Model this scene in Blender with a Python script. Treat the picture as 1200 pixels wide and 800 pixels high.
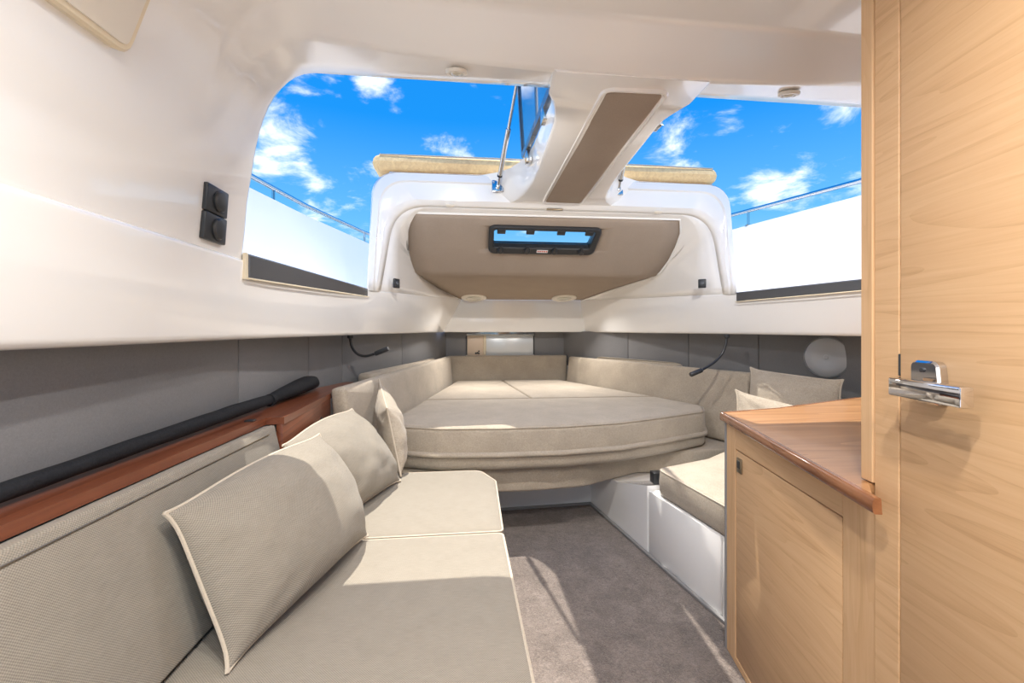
import bpy, bmesh, math, random
from math import sin, cos, pi, radians, sqrt
from mathutils import Vector, Matrix, noise

scene = bpy.context.scene
for o in list(bpy.data.objects):
    bpy.data.objects.remove(o)
random.seed(4)

# ------------------------------------------------------------------ camera
EYE = 1.05
cam_data = bpy.data.cameras.new('camera')
cam_data.sensor_fit = 'HORIZONTAL'
cam_data.sensor_width = 36.0
cam_data.lens = 36.0 * 520 / 1200
cam_data.shift_y = -15 / 1200
cam_data.clip_start = 0.02
cam = bpy.data.objects.new('camera', cam_data)
scene.collection.objects.link(cam)
cam.location = (0, 0, EYE)
cam.rotation_euler = (pi / 2, 0, -math.atan(60 / 520))
scene.camera = cam

# ------------------------------------------------------------------ exposure
vs = scene.view_settings
vs.view_transform = 'Standard'
vs.look = 'None'
vs.gamma = 1.0
vs.exposure = 1.35
vs.use_curve_mapping = False
try:
    scene.cycles.max_bounces = 14
    scene.cycles.diffuse_bounces = 8
    scene.cycles.glossy_bounces = 6
    scene.cycles.sample_clamp_indirect = 6.0
    scene.cycles.use_denoising = True
    scene.cycles.caustics_reflective = False
    scene.cycles.caustics_refractive = False
except Exception:
    pass

# ------------------------------------------------------------------ node helper
class NT:
    def __init__(self, tree):
        self.t = tree
    def n(self, typ, **kw):
        nd = self.t.nodes.new(typ)
        for k, v in kw.items():
            setattr(nd, k, v)
        return nd
    def put(self, sock, v):
        if hasattr(v, 'is_output'):
            self.t.links.new(v, sock)
        elif v is not None:
            if isinstance(v, (tuple, list)) and len(v) == 3 and sock.type == 'RGBA':
                v = (*v, 1)
            sock.default_value = v
    def math(self, op, a, b=None, c=None, clamp=False):
        nd = self.n('ShaderNodeMath', operation=op, use_clamp=clamp)
        for i, v in enumerate((a, b, c)):
            if v is not None:
                self.put(nd.inputs[i], v)
        return nd.outputs[0]
    def vmath(self, op, a, b=None, out=0):
        nd = self.n('ShaderNodeVectorMath', operation=op)
        self.put(nd.inputs[0], a)
        if b is not None:
            self.put(nd.inputs[1], b)
        return nd.outputs[out]
    def noise(self, vec, scale, detail=3, rough=0.5, dist=0.0):
        nd = self.n('ShaderNodeTexNoise')
        self.put(nd.inputs['Vector'], vec)
        nd.inputs['Scale'].default_value = scale
        nd.inputs['Detail'].default_value = detail
        nd.inputs['Roughness'].default_value = rough
        nd.inputs['Distortion'].default_value = dist
        return nd.outputs[0]
    def mix(self, f, a, b):
        nd = self.n('ShaderNodeMix', data_type='RGBA')
        self.put(nd.inputs[0], f)
        self.put(nd.inputs[6], a)
        self.put(nd.inputs[7], b)
        return nd.outputs[2]
    def ramp(self, f, stops):
        nd = self.n('ShaderNodeValToRGB')
        self.put(nd.inputs[0], f)
        cr = nd.color_ramp
        while len(cr.elements) < len(stops):
            cr.elements.new(0.5)
        for e, (p, c) in zip(cr.elements, stops):
            e.position = p
            e.color = (*c, 1) if len(c) == 3 else c
        return nd.outputs[0]
    def mapping(self, vec, scale=(1, 1, 1), rot=(0, 0, 0), loc=(0, 0, 0)):
        nd = self.n('ShaderNodeMapping')
        self.put(nd.inputs[0], vec)
        nd.inputs[1].default_value = loc
        nd.inputs[2].default_value = rot
        nd.inputs[3].default_value = scale
        return nd.outputs[0]
    def bump(self, h, strength, dist=0.002):
        nd = self.n('ShaderNodeBump')
        nd.inputs['Strength'].default_value = strength
        nd.inputs['Distance'].default_value = dist
        self.put(nd.inputs['Height'], h)
        return nd.outputs[0]

# ------------------------------------------------------------------ sky
world = bpy.data.worlds.new('sky')
scene.world = world
world.use_nodes = True
world.node_tree.nodes.clear()
w = NT(world.node_tree)
dirv = w.vmath('NORMALIZE', w.n('ShaderNodeTexCoord').outputs['Generated'])
sep = w.n('ShaderNodeSeparateXYZ')
w.put(sep.inputs[0], dirv)
zz = sep.outputs[2]
sky_col = w.ramp(w.math('MULTIPLY_ADD', zz, 0.5, 0.5),
                 [(0.0, (0.16, 0.24, 0.28)), (0.49, (0.26, 0.40, 0.48)), (0.505, (0.62, 0.82, 0.97)),
                  (0.61, (0.14, 0.50, 0.94)), (0.71, (0.012, 0.29, 0.88)), (1.0, (0.006, 0.18, 0.70))])
# cumulus: fractal noise on a flat cloud layer, thickened where the day's cloud banks stand
den = w.math('ADD', w.math('MAXIMUM', zz, 0.0), 0.22)
layer = w.vmath('MULTIPLY', dirv, None)
cx = w.math('DIVIDE', sep.outputs[0], den)
cy = w.math('DIVIDE', sep.outputs[1], den)
comb = w.n('ShaderNodeCombineXYZ')
w.put(comb.inputs[0], cx)
w.put(comb.inputs[1], cy)
w.put(comb.inputs[2], zz)
base_n = w.noise(comb.outputs[0], 4.6, 9, 0.62, 0.35)
bank = None
for (d, r, s) in [((-0.339, 0.87, 0.357), .085, .27), ((-0.300, 0.895, 0.330), .055, .22), ((-0.364, 0.875, 0.318), .06, .25),
                  ((-0.174, 0.869, 0.464), .04, .24), ((-0.235, 0.861, 0.454), .03, .20), ((-0.13, 0.89, 0.436), .035, .2),
                  ((-0.272, 0.926, 0.262), .06, .22), ((-0.241, 0.946, 0.216), .06, .22), ((0.018, 0.93, 0.368), .045, .22),
                  ((0.436, 0.834, 0.338), .06, .25), ((0.412, 0.822, 0.394), .05, .15), ((0.581, 0.771, 0.261), .06, .22),
                  ((0.616, 0.741, 0.268), .05, .22), ((0.635, 0.679, 0.369), .035, .17), ((0.494, 0.783, 0.377), .04, .12),
                  ((0.678, 0.699, 0.227), .08, .2), ((-0.291, 0.841, 0.455), .05, .16), ((0.5, 0.85, 0.19), .09, .2)]:
    dist = w.vmath('DISTANCE', dirv, d, out=1)
    mr = w.n('ShaderNodeMapRange', interpolation_type='SMOOTHSTEP')
    w.put(mr.inputs[0], dist)
    mr.inputs[1].default_value = 0.0
    mr.inputs[2].default_value = r * 1.7
    mr.inputs[3].default_value = s
    mr.inputs[4].default_value = 0.0
    bank = mr.outputs[0] if bank is None else w.math('MAXIMUM', bank, mr.outputs[0])
cl = w.math('ADD', base_n, bank)
mr = w.n('ShaderNodeMapRange', interpolation_type='SMOOTHSTEP')
w.put(mr.inputs[0], cl)
mr.inputs[1].default_value = 0.60
mr.inputs[2].default_value = 0.92
cov = w.math('MULTIPLY', mr.outputs[0], w.math('GREATER_THAN', zz, 0.0))
col = w.mix(cov, sky_col, (1.45, 1.47, 1.5))
bg = w.n('ShaderNodeBackground')
w.put(bg.inputs[0], col)
bg.inputs[1].default_value = 0.445
wo = w.n('ShaderNodeOutputWorld')
w.t.links.new(bg.outputs[0], wo.inputs[0])

# ------------------------------------------------------------------ sun
sd = bpy.data.lights.new('sun', 'SUN')
sd.energy = 2.35
sd.angle = radians(0.53)
sd.color = (1.0, 0.95, 0.86)
so = bpy.data.objects.new('sun', sd)
scene.collection.objects.link(so)
so.rotation_euler = Vector((0.06, -0.15, -1)).to_track_quat('-Z', 'Y').to_euler()
so.location = (0, 2, 6)

# ------------------------------------------------------------------ materials
def material(name, color=None, rough=0.5, metal=0.0, coat=0.0, spec=None, build=None):
    m = bpy.data.materials.new(name)
    m.use_nodes = True
    t = NT(m.node_tree)
    b = m.node_tree.nodes['Principled BSDF']
    if color is not None:
        b.inputs['Base Color'].default_value = (*color, 1)
    b.inputs['Roughness'].default_value = rough
    b.inputs['Metallic'].default_value = metal
    b.inputs['Coat Weight'].default_value = coat
    b.inputs['Coat Roughness'].default_value = 0.03
    if spec is not None:
        b.inputs['Specular IOR Level'].default_value = spec
    if build:
        build(t, b)
    return m

def gelcoat(c, rough=0.22, coat=0.5):
    def f(t, b):
        co = t.n('ShaderNodeTexCoord').outputs['Object']
        n = t.noise(co, 3.0, 2)
        t.put(b.inputs['Base Color'], t.mix(t.math('MULTIPLY', n, 0.25), c, tuple(x * 0.95 for x in c)))
        t.put(b.inputs['Normal'], t.bump(t.noise(co, 9.0, 2), 0.025, 0.004))
    return material('gelcoat', rough=rough, coat=coat, build=f)

def weave(c1, c2, period=0.0046, bump=0.6):
    def f(t, b):
        uv = t.n('ShaderNodeTexCoord').outputs['UV']
        s = t.n('ShaderNodeSeparateXYZ')
        t.put(s.inputs[0], uv)
        k = 2 * pi / period
        wob = t.math('MULTIPLY', t.noise(uv, 60, 2), 1.4)
        a = t.math('SINE', t.math('ADD', t.math('MULTIPLY', s.outputs[0], k), wob))
        c = t.math('SINE', t.math('ADD', t.math('MULTIPLY', s.outputs[1], k), wob))
        h = t.math('MULTIPLY_ADD', t.math('MULTIPLY', a, c), 0.5, 0.5)
        slub = t.noise(t.mapping(uv, (40, 500, 1)), 1.0, 3, 0.6)
        big = t.noise(uv, 18, 3)
        f1 = t.math('ADD', t.math('MULTIPLY', h, 0.62), t.math('MULTIPLY', slub, 0.45), clamp=True)
        colr = t.mix(f1, c1, c2)
        colr = t.mix(t.math('MULTIPLY', big, 0.22), colr, tuple(x * 0.72 for x in c1))
        t.put(b.inputs['Base Color'], colr)
        t.put(b.inputs['Normal'], t.bump(t.math('ADD', h, t.math('MULTIPLY', slub, 0.4)), bump, 0.0012))
        b.inputs['Sheen Weight'].default_value = 0.15
    return material('woven_fabric', rough=0.92, spec=0.2, build=f)

def curly(c1, c2):
    """short-pile upholstery with a worm-like all-over pattern"""
    def f(t, b):
        uv = t.n('ShaderNodeTexCoord').outputs['UV']
        n1 = t.noise(uv, 55, 2, 0.5, 3.0)
        ridge = t.math('ABSOLUTE', t.math('MULTIPLY_ADD', n1, 2.0, -1.0))
        line = t.math('SUBTRACT', 1.0, t.math('MULTIPLY', ridge, 5.0), clamp=True)
        fine = t.noise(uv, 600, 3, 0.6)
        big = t.noise(uv, 7, 2)
        k = t.math('ADD', t.math('MULTIPLY', fine, 0.8), t.math('MULTIPLY', big, 0.3))
        base = t.ramp(k, [(0.35, c1), (0.75, c2)])
        t.put(b.inputs['Base Color'], t.mix(t.math('MULTIPLY', line, 0.35), base, tuple(x * 0.6 for x in c1)))
        t.put(b.inputs['Normal'], t.bump(t.math('SUBTRACT', fine, t.math('MULTIPLY', line, 0.7)), 0.5, 0.0015))
        b.inputs['Sheen Weight'].default_value = 0.2
    return material('curly_fabric', rough=0.92, spec=0.2, build=f)

def wood(name, dark, mid, light, axis='Y', fine=1.0, rough=0.38, coat=0.15, swirl=0.7, ring_amt=0.28, ring_n=9.0):
    def f(t, b):
        co = t.n('ShaderNodeTexCoord').outputs['Object']
        st = {'X': (0.9, 9, 9), 'Y': (9, 0.9, 9), 'Z': (9, 9, 0.9)}[axis]
        v = t.mapping(co, tuple(x * fine for x in st))
        warp = t.noise(v, 0.55, 2, 0.5, swirl)
        rings = t.math('FRACT', t.math('MULTIPLY', warp, ring_n))
        rings = t.math('MULTIPLY', rings, rings)
        st2 = {'X': (4, 160, 160), 'Y': (160, 4, 160), 'Z': (160, 160, 4)}[axis]
        pores = t.noise(t.mapping(co, tuple(x * fine for x in st2)), 1.0, 4, 0.65)
        st3 = {'X': (2.0, 42, 42), 'Y': (42, 2.0, 42), 'Z': (42, 42, 2.0)}[axis]
        streak = t.noise(t.mapping(co, tuple(x * fine for x in st3)), 1.0, 3, 0.55)
        g = t.math('ADD', t.math('MULTIPLY', rings, ring_amt), t.math('ADD', t.math('MULTIPLY', pores, 0.42), t.math('MULTIPLY', streak, 0.45)))
        t.put(b.inputs['Base Color'], t.ramp(g, [(0.30, light), (0.52, mid), (0.86, dark)]))
        t.put(b.inputs['Normal'], t.bump(pores, 0.12, 0.0008))
    return material(name, rough=rough, coat=coat, build=f)

def carpet_mat():
    def f(t, b):
        co = t.n('ShaderNodeTexCoord').outputs['Object']
        n1 = t.noise(co, 95, 3, 0.6, 1.6)
        n2 = t.noise(co, 14, 3, 0.55, 0.5)
        n3 = t.noise(co, 420, 2)
        g = t.math('ADD', t.math('MULTIPLY', n1, 0.5), t.math('ADD', t.math('MULTIPLY', n2, 0.3), t.math('MULTIPLY', n3, 0.2)))
        t.put(b.inputs['Base Color'], t.ramp(g, [(0.32, (0.085, 0.066, 0.056)), (0.5, (0.195, 0.158, 0.137)), (0.68, (0.33, 0.275, 0.24))]))
        t.put(b.inputs['Normal'], t.bump(t.math('ADD', n1, t.math('MULTIPLY', n3, 0.5)), 0.9, 0.008))
        b.inputs['Sheen Weight'].default_value = 0.2
    return material('carpet', rough=0.95, spec=0.1, build=f)

def suede(name, c, amt=0.25, scale=70, rough=0.9, bump=0.35):
    def f(t, b):
        co = t.n('ShaderNodeTexCoord').outputs['Object']
        n = t.noise(co, scale, 4, 0.6, 1.2)
        n2 = t.noise(co, 6, 2)
        k = t.math('ADD', t.math('MULTIPLY', n, 0.7), t.math('MULTIPLY', n2, 0.3))
        t.put(b.inputs['Base Color'], t.ramp(k, [(0.3, tuple(x * (1 - amt) for x in c)), (0.7, tuple(min(1, x * (1 + amt)) for x in c))]))
        t.put(b.inputs['Normal'], t.bump(n, bump, 0.002))
    return material(name, rough=rough, spec=0.2, build=f)

def glass_mat(name, tint=(0.9, 0.97, 1.0)):
    def f(t, b):
        b.inputs['Transmission Weight'].default_value = 1.0
        b.inputs['IOR'].default_value = 1.08
    return material(name, tint, rough=0.0, build=f)

M = {}
M['gel'] = gelcoat((0.905, 0.895, 0.875), 0.16, 0.9)
M['gel_out'] = gelcoat((0.86, 0.86, 0.86), 0.3, 0.4)
M['fabric'] = weave((0.130, 0.110, 0.084), (0.440, 0.395, 0.325))
M['fabric_fine'] = curly((0.32, 0.268, 0.205), (0.57, 0.49, 0.39))
M['piping'] = suede('piping_cord', (0.52, 0.45, 0.36), 0.12, 200)
M['oak'] = wood('oak_veneer', (0.43, 0.245, 0.11), (0.61, 0.38, 0.20), (0.66, 0.43, 0.235), 'Y', 1.6, rough=.5, coat=0, swirl=.3, ring_amt=.15, ring_n=16)
M['oak_v'] = wood('oak_veneer_upright', (0.44, 0.245, 0.105), (0.62, 0.385, 0.20), (0.68, 0.445, 0.25), 'Z', 1.6, rough=.5, coat=0, swirl=.25, ring_amt=.10, ring_n=16)
M['top'] = wood('counter_wood', (0.26, 0.12, 0.045), (0.40, 0.20, 0.085), (0.50, 0.27, 0.12), 'X', 1.0, 0.3, 0.3)
M['edge'] = wood('counter_edge_wood', (0.16, 0.055, 0.022), (0.27, 0.105, 0.042), (0.33, 0.14, 0.06), 'Y', 1.0, 0.25, 0.4)
M['mahogany'] = wood('mahogany', (0.10, 0.026, 0.012), (0.17, 0.050, 0.022), (0.22, 0.070, 0.031), 'Y', 1.0, 0.35, 0.2)
M['carpet'] = carpet_mat()
M['lining'] = suede('grey_lining', (0.20, 0.198, 0.202), 0.12, 220, 0.6, 0.15)
M['taupe'] = suede('taupe_headliner', (0.385, 0.315, 0.255), 0.10, 260, 0.95, 0.2)
M['outdoor'] = suede('sand_suede', (0.93, 0.62, 0.32), 0.2, 40, 0.85, 0.3)
M['black'] = material('black_plastic', (0.028, 0.03, 0.033), 0.35)
M['black_cloth'] = suede('black_cloth', (0.016, 0.017, 0.02), 0.3, 90, 0.75, 0.5)
M['slate'] = material('slate_acrylic', (0.085, 0.09, 0.098), 0.25, coat=0.4)
M['chrome'] = material('chrome', (0.72, 0.72, 0.74), 0.06, 1.0)
M['steel'] = material('stainless_steel', (0.66, 0.66, 0.66), 0.16, 1.0)
M['brass'] = material('aged_brass', (0.30, 0.24, 0.16), 0.35, 0.8)
M['grey_trim'] = material('grey_edge_trim', (0.24, 0.235, 0.235), 0.5)
M['joint'] = material('dark_joint', (0.05, 0.03, 0.018), 0.8)
M['glass'] = glass_mat('clear_glass')
M['tint'] = material('tinted_glass', (0.10, 0.26, 0.42), 0.05, coat=0.6)
M['speaker'] = material('speaker_grille', (0.40, 0.41, 0.42), 0.4, 0.35)
M['ivory'] = material('ivory_plastic', (0.80, 0.75, 0.66), 0.35)
M['lens'] = material('frosted_lens', (0.62, 0.60, 0.50), 0.2, coat=0.6)
M['label'] = material('white_sticker', (0.8, 0.78, 0.76), 0.5)
M['red'] = material('red_print', (0.6, 0.10, 0.08), 0.5)
M['silver'] = material('pale_satin_panel', (0.74, 0.76, 0.77), 0.28, 0.25)
M['peach'] = material('beige_satin_panel', (0.72, 0.58, 0.45), 0.35)
M['cream'] = material('cream_moulding', (0.78, 0.68, 0.50), 0.35)
M['dark_mirror'] = material('dark_mirror', (0.35, 0.37, 0.38), 0.08, 0.9)

# ------------------------------------------------------------------ object helpers
def link(o):
    scene.collection.objects.link(o)

def box_uv(me):
    uvl = me.uv_layers.new(name='UVMap')
    for p in me.polygons:
        n = p.normal
        ax = max(range(3), key=lambda i: abs(n[i]))
        a, b = [(1, 2), (0, 2), (0, 1)][ax]
        for li in p.loop_indices:
            co = me.vertices[me.loops[li].vertex_index].co
            uvl.data[li].uv = (co[a], co[b])

def ploc(o):
    v = Vector((0, 0, 0))
    while o is not None:
        v = v + o.location
        o = o.parent
    return v

class MB:
    """collects vertices and faces of one mesh; coordinates are the room's metres"""
    def __init__(self):
        self.v, self.f, self.sharp = [], [], []
    def add(self, verts, faces):
        k = len(self.v)
        self.v += [Vector(a) for a in verts]
        self.f += [tuple(k + i for i in f) for f in faces]
        return self
    def box(self, lo, hi):
        x0, y0, z0 = lo
        x1, y1, z1 = hi
        return self.add([(x0, y0, z0), (x1, y0, z0), (x1, y1, z0), (x0, y1, z0), (x0, y0, z1), (x1, y0, z1), (x1, y1, z1), (x0, y1, z1)],
                        [(0, 3, 2, 1), (4, 5, 6, 7), (0, 1, 5, 4), (1, 2, 6, 5), (2, 3, 7, 6), (3, 0, 4, 7)])
    def rbox(self, lo, hi, r, n=3):
        """box with rounded edges"""
        bm = bmesh.new()
        bmesh.ops.create_cube(bm, size=1)
        for v in bm.verts:
            v.co = Vector([lo[i] + (v.co[i] + .5) * (hi[i] - lo[i]) for i in range(3)])
        r = min(r, min(hi[i] - lo[i] for i in range(3)) * 0.49)
        bmesh.ops.bevel(bm, geom=bm.edges[:], offset=r, segments=n, profile=0.5, affect='EDGES', clamp_overlap=True)
        self.add([v.co.copy() for v in bm.verts], [[v.index for v in f.verts] for f in bm.faces])
        bm.free()
        return self
    def grid(self, rows, closed=False):
        n = len(rows[0])
        vs = [p for r in rows for p in r]
        fs = []
        for i in range(len(rows) - 1):
            for j in range(n if closed else n - 1):
                j2 = (j + 1) % n
                fs.append((i * n + j, i * n + j2, (i + 1) * n + j2, (i + 1) * n + j))
        return self.add(vs, fs)
    def rings(self, rows, cap=True):
        n = len(rows[0])
        k = len(self.v)
        self.grid(rows, True)
        if cap:
            self.f.append(tuple(k + i for i in reversed(range(n))))
            self.f.append(tuple(k + (len(rows) - 1) * n + i for i in range(n)))
        return self
    def tube(self, pts, r, seg=10, closed=False, cap=True):
        pts = [Vector(p) for p in pts]
        if closed:
            keep = []
            for p in pts:
                if not keep or (p - keep[-1]).length > 1e-3:
                    keep.append(p)
            if (keep[0] - keep[-1]).length < 1e-3:
                keep.pop()
            pts = keep
        n = len(pts)
        rr = r if isinstance(r, (list, tuple)) else [r] * n
        tang = []
        for i in range(n):
            a = pts[i - 1] if (i or closed) else pts[0]
            b = pts[(i + 1) % n] if (i < n - 1 or closed) else pts[-1]
            tang.append((b - a).normalized())
        up = Vector((0, 0, 1)) if abs(tang[0].z) < 0.9 else Vector((1, 0, 0))
        nrm = (up - tang[0] * up.dot(tang[0])).normalized()
        rows = []
        for i in range(n):
            nrm = (nrm - tang[i] * nrm.dot(tang[i])).normalized()
            bn = tang[i].cross(nrm)
            rows.append([pts[i] + (nrm * cos(2 * pi * j / seg) + bn * sin(2 * pi * j / seg)) * rr[i] for j in range(seg)])
        if closed:
            rows.append(rows[0])
            # close by sharing a last ring (twist is negligible for flat loops)
            self.grid(rows, True)
        else:
            self.rings(rows, cap)
        return self
    def lathe(self, prof, origin, axis, seg=28, cap=True):
        ax = Vector(axis).normalized()
        t = Vector((0, 0, 1)) if abs(ax.z) < 0.9 else Vector((1, 0, 0))
        e1 = (t - ax * t.dot(ax)).normalized()
        e2 = ax.cross(e1)
        o = Vector(origin)
        return self.rings([[o + ax * h + (e1 * cos(2 * pi * j / seg) + e2 * sin(2 * pi * j / seg)) * r for j in range(seg)] for r, h in prof], cap)
    def prism(self, poly, z0, z1):
        n = len(poly)
        return self.rings([[(x, y, z0) for x, y in poly], [(x, y, z1) for x, y in poly]])
    def xf(self, mat):
        self.v = [mat @ a for a in self.v]
        return self
    def build(self, name, mat, parent=None, smooth=35, local=False, solid=0.0, uvax=None):
        if parent is not None and not local:
            off = ploc(parent)
        else:
            off = Vector((0, 0, 0))
        vs_ = [a - off for a in self.v]
        lo = Vector([min(a[i] for a in vs_) for i in range(3)])
        hi = Vector([max(a[i] for a in vs_) for i in range(3)])
        c = Vector(((lo.x + hi.x) / 2, (lo.y + hi.y) / 2, lo.z))
        me = bpy.data.meshes.new(name)
        me.from_pydata([tuple(a - c) for a in vs_], [], self.f)
        bm = bmesh.new()
        bm.from_mesh(me)
        bmesh.ops.recalc_face_normals(bm, faces=bm.faces[:])
        bm.to_mesh(me)
        bm.free()
        box_uv(me)
        if uvax:
            a_, b_ = Vector(uvax[0]).normalized(), Vector(uvax[1]).normalized()
            uvl = me.uv_layers['UVMap']
            for lp_ in me.loops:
                co = me.vertices[lp_.vertex_index].co
                uvl.data[lp_.index].uv = (co.dot(a_), co.dot(b_))
        me.materials.append(M[mat] if isinstance(mat, str) else mat)
        o = bpy.data.objects.new(name, me)
        o.location = c
        if parent is not None:
            o.parent = parent
        link(o)
        if smooth:
            for p in me.polygons:
                p.use_smooth = True
            me.set_sharp_from_angle(angle=radians(smooth))
        if solid:
            md = o.modifiers.new('shell', 'SOLIDIFY')
            md.thickness = solid
            md.offset = 0
        return o

def tag(o, label, cat, group=None):
    o['label'] = label
    o['category'] = cat
    if group:
        o['group'] = group
    return o

def empty(name, loc, rz=0.0):
    o = bpy.data.objects.new(name, None)
    o.empty_display_size = 0.05
    o.location = loc
    o.rotation_euler = (0, 0, rz)
    link(o)
    return o

def thing(name, label, cat, loc, rz=0.0, group=None):
    return tag(empty(name, loc, rz), label, cat, group)

def struct(o):
    o['kind'] = 'structure'
    return o

class Outline(list):
    pass

def round_poly(pts, rads, n=6):
    """polygon with rounded corners; rads is one radius or one per corner"""
    out = Outline()
    out.pts, out.rads, out.n = pts, rads, n
    k = len(pts)
    for i in range(k):
        p, a, b = Vector(pts[i]), Vector(pts[i - 1]), Vector(pts[(i + 1) % k])
        r = rads[i] if isinstance(rads, (list, tuple)) else rads
        if r <= 0:
            out.append(tuple(p))
            continue
        da, db = (a - p).normalized(), (b - p).normalized()
        ang = da.angle(db)
        d = min(r / math.tan(ang / 2), (a - p).length * .49, (b - p).length * .49)
        p0, p1 = p + da * d, p + db * d
        for j in range(n + 1):
            t = j / n
            out.append(tuple(p0 * (1 - t) ** 2 + p * 2 * t * (1 - t) + p1 * t ** 2))
    return out

def inset(poly, d):
    n = len(poly)
    area = sum(poly[i][0] * poly[(i + 1) % n][1] - poly[(i + 1) % n][0] * poly[i][1] for i in range(n))
    s = 1 if area > 0 else -1
    out = []
    for i in range(n):
        a, p, b = Vector(poly[i - 1]), Vector(poly[i]), Vector(poly[(i + 1) % n])
        e1, e2 = (p - a), (b - p)
        n1 = Vector((-e1.y, e1.x)).normalized() if e1.length > 1e-7 else None
        n2 = Vector((-e2.y, e2.x)).normalized() if e2.length > 1e-7 else None
        n1 = n1 or n2
        n2 = n2 or n1
        nn = (n1 + n2)
        L = nn.length
        nn = nn / L if L > 1e-6 else n1
        k = 1 / max(0.25, nn.dot(n1))
        out.append(tuple(p + nn * (d * s * k)))
    return out

def densify(poly, step=0.07):
    out = []
    n = len(poly)
    for i in range(n):
        a, b = Vector(poly[i]), Vector(poly[(i + 1) % n])
        m = max(1, int((b - a).length / step))
        out += [tuple(a.lerp(b, j / m)) for j in range(m)]
    return out

def ring_of(poly, d, seg=None):
    """the outline drawn in by d, its corner radii shrinking with it; point count stays the same"""
    k = len(poly.pts)
    rads = list(poly.rads) if isinstance(poly.rads, (list, tuple)) else [poly.rads] * k
    pts = inset(poly.pts, d)
    rp = [Vector(p) for p in round_poly(pts, [max(r - d * .8, .004) for r in rads], poly.n)]
    out = []
    m = poly.n + 1
    for i in range(k):
        c = rp[i * m:(i + 1) * m]
        out += [tuple(p) for p in c]
        a, b = c[-1], rp[((i + 1) % k) * m]
        L = (Vector(poly.pts[(i + 1) % k]) - Vector(poly.pts[i])).length
        q = max(1, min(40, int(L / .07)))
        out += [tuple(a.lerp(b, j / q)) for j in range(1, q)]
    return out

def cushion(poly, z0, z1, r=0.025, bulge=0.008, basis=None):
    """upholstered slab over a plan outline, with rolled edges and a slightly crowned top"""
    rows = []
    for j in range(5):
        a = j / 4 * pi / 2
        rows.append((r * (1 - sin(a)), z0 + r * (1 - cos(a))))
    rows.append((-bulge * 0.4, (z0 + z1) / 2))
    for j in range(5):
        a = j / 4 * pi / 2
        rows.append((r * (1 - cos(a)), z1 - r * (1 - sin(a))))
    R = [[(x, y, z) for x, y in ring_of(poly, d)] for d, z in rows]
    base = R[-1]
    cxm = sum(p[0] for p in base) / len(base)
    cym = sum(p[1] for p in base) / len(base)
    for f, h in ((.93, .45), (.8, .85), (.5, 1.0), (.15, 1.0)):
        R.append([(cxm + (x - cxm) * f, cym + (y - cym) * f, z1 + bulge * h) for x, y, z in base])
    m = MB()
    m.rings(R)
    if basis is not None:
        m.xf(basis)
    return m

def seam(poly, z, r=0.004, d=0.0, basis=None):
    p = ring_of(poly, d)
    m = MB().tube([(x, y, z) for x, y in p], r, 6, closed=True)
    if basis is not None:
        m.xf(basis)
    return m

def basis(o, ex, ey, ez):
    ex, ey, ez = Vector(ex).normalized(), Vector(ey).normalized(), Vector(ez).normalized()
    return Matrix(((ex.x, ey.x, ez.x, o[0]), (ex.y, ey.y, ez.y, o[1]), (ex.z, ey.z, ez.z, o[2]), (0, 0, 0, 1)))

def lerp(a, b, t):
    return a + (b - a) * t

def bez(p, c, q, n):
    return [(lerp(lerp(p[0], c[0], t), lerp(c[0], q[0], t), t), lerp(lerp(p[1], c[1], t), lerp(c[1], q[1], t), t)) for t in [i / n for i in range(n + 1)]]

CX = 0.53        # middle of the cabin at the hatch hoop
def mir(x):
    return 2 * CX - x

# ================================================================== SETTING
# ---- ceiling moulding: cabin side, rolled corner, roof with its stepped beam
def hoop(y, zc, tight, camber=0.0):
    """section of the roof moulding from the left crease over to the right one"""
    a = lerp(-0.61, -0.595, tight), lerp(1.47, 1.57, tight)
    c = lerp(-0.56, -0.545, tight), zc + 0.012
    e = lerp(-0.22, -0.40, tight), zc
    left = [(-0.633, 1.232), (-0.632, 1.26), (-0.625, 1.33), (-0.618, 1.42)] + bez(a, c, e, 10)
    top = [(lerp(e[0], mir(e[0]), i / 16), zc - camber * (1 - ((i - 8) / 8) ** 2)) for i in range(1, 16)]
    right = [(mir(x), z) for x, z in reversed(left)]
    return [(x, y, z) for x, z in left + top + right]

ROOF_ROWS = [(1.372, 1.832, 1.0), (1.368, 1.806, 1.0), (1.355, 1.797, 1.0), (1.30, 1.798, 0.95, .014), (1.22, 1.803, 0.85, .042), (1.205, 1.804, 0.8, .047), (1.192, 1.810, 0.75, .047),
             (1.15, 1.826, 0.6, .022), (1.112, 1.846, 0.5, .004), (1.10, 1.851, 0.5), (1.085, 1.851, .45), (0.9, 1.862, 0.3), (0.5, 1.875, 0.2), (0.0, 1.88, 0.1), (-0.9, 1.88, 0.0)]
rows = [hoop(*r) for r in ROOF_ROWS]
roof_m = MB()
roof_m.grid(rows)
ceil = struct(roof_m.build('ceiling', 'gel', smooth=50))
md = ceil.modifiers.new('shell', 'SOLIDIFY'); md.thickness = 0.02; md.offset = -1

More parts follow.
